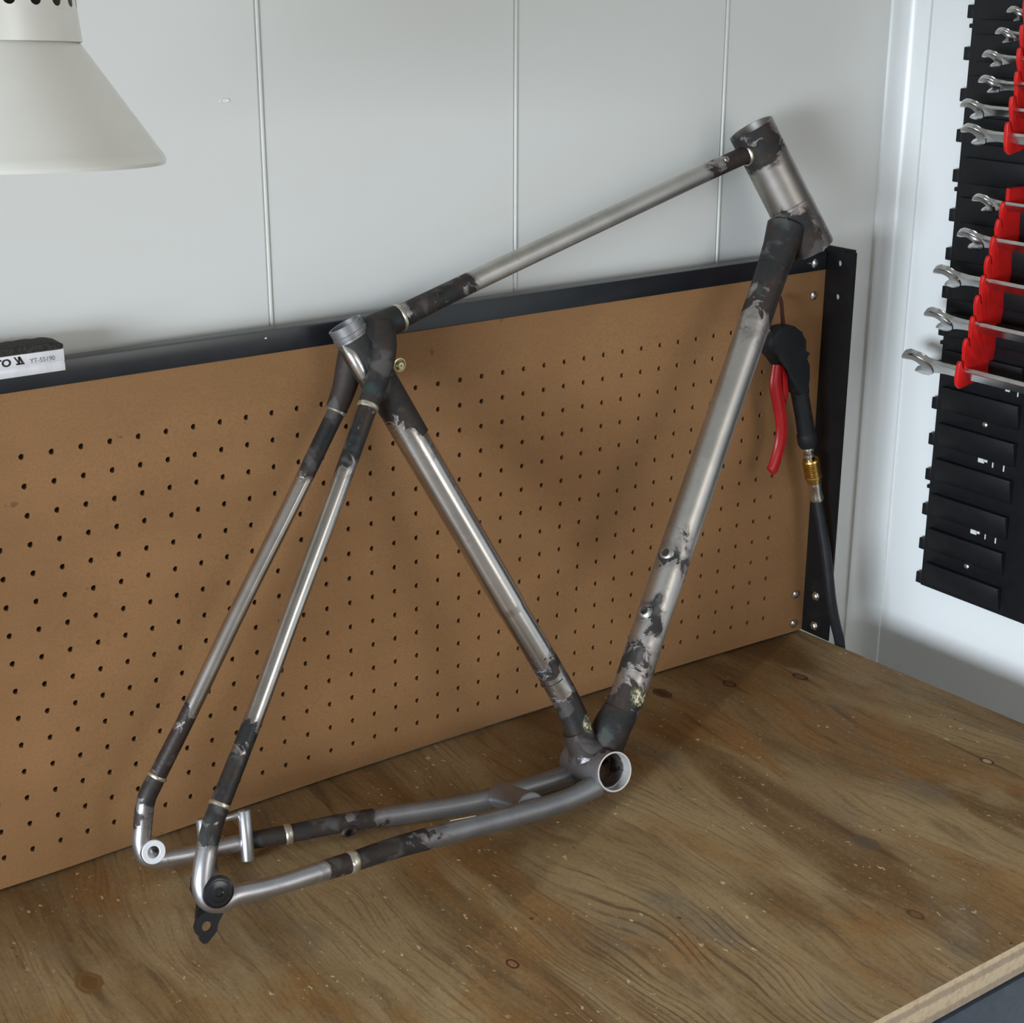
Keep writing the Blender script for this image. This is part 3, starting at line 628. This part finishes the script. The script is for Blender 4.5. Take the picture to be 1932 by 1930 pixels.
bm = bmesh.new(); lathe(bm, (.8865, -.029, .2480), (.22, 0, -.975), [(0, 0), (0, .0066), (.003, .0070), (.004, .0045), (.008, .0045), (.009, .0060), (.0125, .0062), (.014, .0042), (.018, .0042), (.018, 0)], 24); gp('inlet_nipple', bm, 'zinc')
# hose with its coupler
HO = Vector((.8945, -.029, .222))
ah = thing('air_hose', 'black air hose with brass coupler running down behind the corner post', 'hose', HO)
def hp(name, bm, mat, **k): return ob(name, loc(bm, HO), mat, ah, **k)
q0 = Vector((.8925, -.029, .2320)); q1 = Vector((.28, 0, -.96))
bm = bmesh.new(); pr = [(0, .0050), (0, .0088)]
for k in range(7): pr += [(.002 + k * .0028, .0098), (.0036 + k * .0028, .0098), (.0040 + k * .0028, .0091), (.0046 + k * .0028, .0091)]
pr += [(.0225, .0100), (.0250, .0100), (.0252, .0082), (.031, .0082), (.031, .005), (0, .0050)]
lathe(bm, q0, q1, pr, 28); hp('brass_coupler', bm, 'brass', angle=25)
bm = bmesh.new(); f0 = q0 + q1 * .031; lathe(bm, f0, q1, [(0, .004), (0, .0076), (.002, .0080), (.006, .0072), (.011, .0070), (.018, .0074), (.021, .0082), (.023, .0078), (.023, .004), (0, .004)], 24)
hp('crimp_ferrule', bm, 'zinc')
f1 = q0 + q1 * .052
bm = bmesh.new(); tube(bm, [tuple(f1), (.9110, -.0370, .1450), (.9145, -.0450, .1050), (.9190, -.0510, .0600), (.9270, -.0525, .0300), (.9380, -.0525, 0), (.9450, -.0520, -.0500), (.9500, -.0500, -.2000), (.9500, -.0500, -.8950)], .0062, 20, .006); hs = hp('hose_tube', bm, 'rubber')
tx = text_obj('printed_text', 'WW 20 BAR', .0042, 'greyink', (0, 0, 0), (1, 0, 0), (0, 1, 0), None, .00004)
for v in tx.data.vertices:                                   # wrap the print round the hose
    q = min(1, max(0, v.co.x / .034)); a = -.62 - v.co.y / .0062
    ce = Vector((.9165, -.0480, .083)).lerp(Vector((.9215, -.0522, .050)), q); v.co = ce + Vector((-math.sin(a) * .35 + .0, -math.cos(a), 0)).normalized() * .00635 - HO if False else ce + (Vector((.81, -.585, 0)) * math.sin(-a) + Vector((-.585, -.81, 0)) * math.cos(a)) * .00645 - HO
tx.parent = hs

# ================================================================ tool panel on the right wall
tp = thing('tool_panel', 'black plastic slotted tool panel on the white right wall', 'tool panel', (WX, -.26, .054))
TO = Vector((WX, -.26, .054))
bm = bmesh.new(); box(bm, 1.0545, WX, -.52, -.0700, .0535, .84, .0010)
for k in range(18):
    z1 = .0679 + .01462 * 0 + k * .04378
    if z1 > .83: break
    box(bm, 1.0552, WX - .001, -.0702, -.0615, z1 - .0135, z1 + .0005, .0010)
    if k in (3, 7, 11, 15): box(bm, 1.0560, WX - .001, -.0702, -.0650, z1 - .0235, z1 - .0190, .0006)
ob('panel_base', loc(bm, TO), 'plastic', tp)
for j in range(3):
    y0 = -.0790 - .150 * j; y1 = y0 - .1078
    for k in range(18):
        zt = .0871 + k * .04345
        if zt > .83: break
        bm = bmesh.new()
        prism(bm, [(0, zt), (-.0075, zt), (-.0082, zt - .0020), (-.0020, zt - .0270), (0, zt - .0290)], (1.0546, (y0 + y1) / 2, 0), (1, 0, 0), (0, 0, 1), y0 - y1, .0005)
        ob('hook_rail', loc(bm, TO), 'plastic', tp)
MT['slot'] = simple('white_wall_seen_in_slot', (.62, .64, .63), .5)
for (y, z, w_, h_) in ((-.1402, .2290, .0085, .0050), (-.1465, .2300, .005, .0028), (-.1567, .2278, .0016, .0060), (-.1719, .2275, .0016, .0070), (-.1400, .1420, .0085, .0050), (-.146, .143, .005, .0028), (-.1567, .1410, .0014, .0060), (-.1713, .1405, .0016, .0065), (-.1660, .3180, .0060, .0040), (-.1800, .3165, .0014, .0070), (-.1960, .3165, .0014, .0070)):
    bm = bmesh.new(); box(bm, 1.0540, 1.0546, y - w_ / 2, y + w_ / 2, z - h_ / 2, z + h_ / 2); ob('slot_mark', loc(bm, TO), 'slot', tp, smooth=False)
for (y, z) in ((-.1407, .2715), (-.1353, .0975)):
    bm = bmesh.new(); lathe(bm, (1.0545, y, z), (-1, 0, 0), [(0, 0), (0, .0035), (.0012, .0033), (.0022, .0018), (.0022, 0)], 16); ob('screw', loc(bm, TO), 'zinc', tp)

# red spanner holders: strips standing out from the panel, one finger per spanner
def holder(name, label, tips, foot, ytop, ybot, top_z):
    base = Vector((1.0545, ybot, foot[1])); ln = Vector((0, ytop - ybot, top_z - foot[1])).normalized()
    o = thing(name, label, 'spanner holder', base, 'red spanner holders')
    pts = [(0, top_z - foot[1]), (tips[0][0] - 1.0545 + .004, top_z - foot[1])]
    for i, (x, z) in enumerate(tips):
        dx = x - 1.0545; dz = z - foot[1]
        pts += [(dx + .0095, dz - .0085), (dx + .0050, dz - .0060), (dx + .0040, dz + .0005), (dx + .0020, dz + .0030), (dx - .0006, dz + .0018), (dx - .0014, dz - .0030), (dx - .0006, dz - .0100)]
        if i + 1 < len(tips): pts += [(dx + .0016, min(dz - .0130, (dz + tips[i + 1][1] - foot[1]) / 2))]
    dx = foot[0] - 1.0545
    pts += [(dx - .0012, .0100), (dx + .0020, .0015), (dx + .0075, -.0025), (dx + .024, .0010), (0, .0060)]
    bm = bmesh.new(); prism(bm, pts, (0, 0, 0), (1, 0, 0), tuple(ln), .0045, .0007)
    ob('holder_strip', bm, 'red', o, angle=40)
    return o
low = [(1.0169, .5272), (1.015, .5087), (1.0121, .4898), (1.0096, .4688), (1.0082, .4475), (1.0051, .4253), (1.0041, .4019), (1.0004, .3769), (.997, .3510)]
holder('spanner_holder', 'lower red spanner holder, carrying five spanners', low, (.9975, .3235), -.1640, -.1376, .5440)
up = [(1.0185, .7800), (1.0175, .7570), (1.0170, .7320), (1.0161, .7057), (1.0155, .6831), (1.0159, .6596), (1.012, .6345), (1.0091, .6085)]
holder('spanner_holder', 'upper red spanner holder, cut by the top right of the photo', up, (1.0100, .5800), -.1650, -.1630, .8000)

# spanners
def spanner(label, x, y, z, W, L_, tilt=.80, dz=.0):
    """head centre (x,y,z); shank runs along -y (towards the viewer); W head width"""
    o = thing('open_end_spanner', label, 'spanner', (x, y, z), 'chrome open-ended spanners')
    ct, stl = math.cos(tilt), math.sin(tilt)
    X = Vector((0, -1, dz)).normalized(); Y = Vector((-stl, 0, ct)); Y = (Y - X * X.dot(Y)).normalized()
    def head(cx_, sgn, open_a, W):
        pts = []; R_ = W * .5; g = W * .27
        a0 = math.asin(g / R_)
        for k in range(25):
            a = open_a + a0 + (2 * PI - 2 * a0) * k / 24
            rr = R_ * (1 + .10 * max(0, math.cos(a - open_a)))
            pts.append((cx_ + rr * math.cos(a), rr * math.sin(a)))
        ca, sa = math.cos(open_a), math.sin(open_a)
        for (p_, q_) in ((.30, -1), (.02, -1), (-.10, -.55), (-.13, 0), (-.10, .55), (.02, 1), (.30, 1)):
            pts.append((cx_ + W * p_ * ca - g * q_ * sa, W * p_ * sa + g * q_ * ca))
        return pts
    bm = bmesh.new(); prism(bm, head(0, 1, PI + .30, W), (0, 0, 0), tuple(X), tuple(Y), W * .20, W * .035); h1 = ob('jaw', bm, 'chrome', o, angle=50)
    bm = bmesh.new(); prism(bm, head(L_, 1, -.30, W * .86), (0, 0, 0), tuple(X), tuple(Y), W * .18, W * .035); ob('jaw', bm, 'chrome', o, angle=50)
    hw = W * .19
    pts = [(W * .34, -hw * 1.9), (W * .55, -hw * 1.15), (W * .9, -hw), (L_ - W * .8, -hw), (L_ - W * .5, -hw * 1.1), (L_ - W * .30, -hw * 1.6), (L_ - W * .30, hw * 1.6), (L_ - W * .5, hw * 1.1), (L_ - W * .8, hw), (W * .9, hw), (W * .55, hw * 1.15), (W * .34, hw * 1.9)]
    bm = bmesh.new(); prism(bm, pts, (0, 0, 0), tuple(X), tuple(Y), W * .15, W * .03); ob('shank', bm, 'chrome', o, angle=50)
    return o
SP = [('largest chrome open-ended spanner, lowest in the lower red holder', 1.012, -.0741, .3375, .040, .24),
      ('second lowest chrome spanner of the lower red holder, jaw beyond the panel edge', 1.015, -.0954, .3905, .036, .22),
      ('chrome spanner in the middle slot of the lower red holder', 1.018, -.0992, .4392, .034, .21),
      ('second highest chrome spanner of the lower red holder', 1.020, -.1244, .4835, .032, .19),
      ('topmost chrome spanner of the lower red holder', 1.022, -.1351, .5235, .027, .17),
      ('lowest chrome spanner of the upper red holder', 1.015, -.1193, .5950, .030, .17),
      ('chrome spanner second from the bottom of the upper red holder, jaw past the panel edge', 1.018, -.1116, .6205, .028, .16),
      ('chrome spanner third from the bottom of the upper red holder', 1.020, -.1290, .6470, .025, .15),
      ('chrome spanner fourth from the bottom of the upper red holder', 1.020, -.1293, .6730, .023, .14),
      ('small chrome spanner fifth from the bottom of the upper red holder', 1.021, -.1411, .6968, .021, .13),
      ('smallest chrome spanner, highest on the upper red holder', 1.022, -.1515, .7185, .020, .12)]
for s in SP: spanner(*s)

# ================================================================ pendant lamp
LP = Vector((-.0894, -.2725, .6556))
lam = thing('pendant_lamp', 'cream enamel cone lamp hanging at the top left, its collar ringed by vent slots', 'lamp', LP)
right = Vector((r_.x, r_.y, 0)).normalized()
lam.rotation_mode = 'QUATERNION'
from mathutils import Quaternion
lam.rotation_quaternion = Quaternion(right, math.radians(-3.8))
bm = bmesh.new()
lathe(bm, (0, 0, 0), (0, 0, 1), [(-.0012, .1015), (-.0016, .1028), (.0006, .1036), (.0040, .1024), (.0060, .1008)] + [(.006 + .0625 * k / 14, .1008 - (.1008 - .0572) * k / 14) for k in range(1, 15)] + [(.0700, .0560), (.0700, .0545), (.0680, .0550), (.0050, .0990), (-.0012, .1015)], 96)
ob('lamp_shade', bm, 'lamp', lam)
bm = bmesh.new(); n = 96; z0, z1, z2, z3 = .0700, .0865, .1060, .1240
def rc(z): return .0577 - (z - .07) * .06
rings = []
for z in (.0690, z0, .0715, z1, z2, z3): rings.append([bm.verts.new(((rc(z) + (.0008 if z < .0716 else 0)) * math.cos(2 * PI * k / n), (rc(z) + (.0008 if z < .0716 else 0)) * math.sin(2 * PI * k / n), z)) for k in range(n)])
NS = 22
for i, (a, b) in enumerate(zip(rings, rings[1:])):
    for k in range(n):
        k2 = (k + 1) % n
        if i == 3: continue
        bm.faces.new((a[k], a[k2], b[k2], b[k]))
# slotted band: each slot is an opening with rounded ends between solid webs
zc0, zc1 = z1, z2; m = 12
for s_ in range(NS):
    a0 = 2 * PI * s_ / NS; a1 = 2 * PI * (s_ + 1) / NS; ac = (a0 + a1) / 2; hw = (a1 - a0) * .235; zl, zh = .0882, .1030; ro = rc((zl + zh) / 2)
    def P(a, z): return bm.verts.new((rc(z) * math.cos(a), rc(z) * math.sin(a), z))
    outer = []; inner = []
    for k in range(m):
        th = 2 * PI * k / m + PI / 4; ca, sa = math.cos(th), math.sin(th); mm = max(abs(ca), abs(sa))
        outer.append(P(ac + (a1 - a0) / 2 * ca / mm, (zc0 + zc1) / 2 + (zc1 - zc0) / 2 * sa / mm))
        rz = hw * ro
        inner.append(P(ac + hw * ca, (zl + rz if sa < 0 else zh - rz) + rz * sa))
    for k in range(m):
        k2 = (k + 1) % m; bm.faces.new((outer[k], outer[k2], inner[k2], inner[k]))
bmesh.ops.remove_doubles(bm, verts=bm.verts, dist=.0002)
top_ = [v for v in bm.verts if abs(v.co.z - z3) < 1e-5]
capr = [bm.verts.new((.035 * math.cos(2 * PI * k / n), .035 * math.sin(2 * PI * k / n), z3 + .012)) for k in range(n)]
rt = rings[-1]
tv = sorted(top_, key=lambda v: math.atan2(v.co.y, v.co.x) % (2 * PI))
for k in range(n): bm.faces.new((tv[k], tv[(k + 1) % n], capr[(k + 1) % n], capr[k]))
bm.faces.new(capr)
ob('vent_collar', bm, 'lamp', lam, angle=25)
bm = bmesh.new(); lathe(bm, (0, 0, .070), (0, 0, 1), [(0, 0), (0, .0480), (.052, .0460), (.052, 0)], 48); ob('lamp_socket', bm, 'lamp_in', lam)
bm = bmesh.new(); lathe(bm, (0, 0, .012), (0, 0, 1), [(0, 0), (.002, .012), (.012, .024), (.026, .028), (.042, .020), (.058, .013), (.058, 0)], 32); ob('bulb', bm, simple('frosted_glass', (.8, .8, .76), .3), lam)
bm = bmesh.new(); tube(bm, [(0, 0, .130), (0, 0, .5), (0, .0, 1.0), (0, -.0583, 1.0444)], .0030, 10, .05); ob('lamp_cord', bm, 'rubber', lam)
bm = bmesh.new(); lathe(bm, (-.020, 0, .0385), (-.6, 0, .5), [(0, 0)], 8) if False else lathe(bm, (0, 0, .134), (0, 0, 1), [(0, 0), (0, .012), (.012, .010), (.014, 0)], 24); ob('cord_grip', bm, 'rubber', lam)
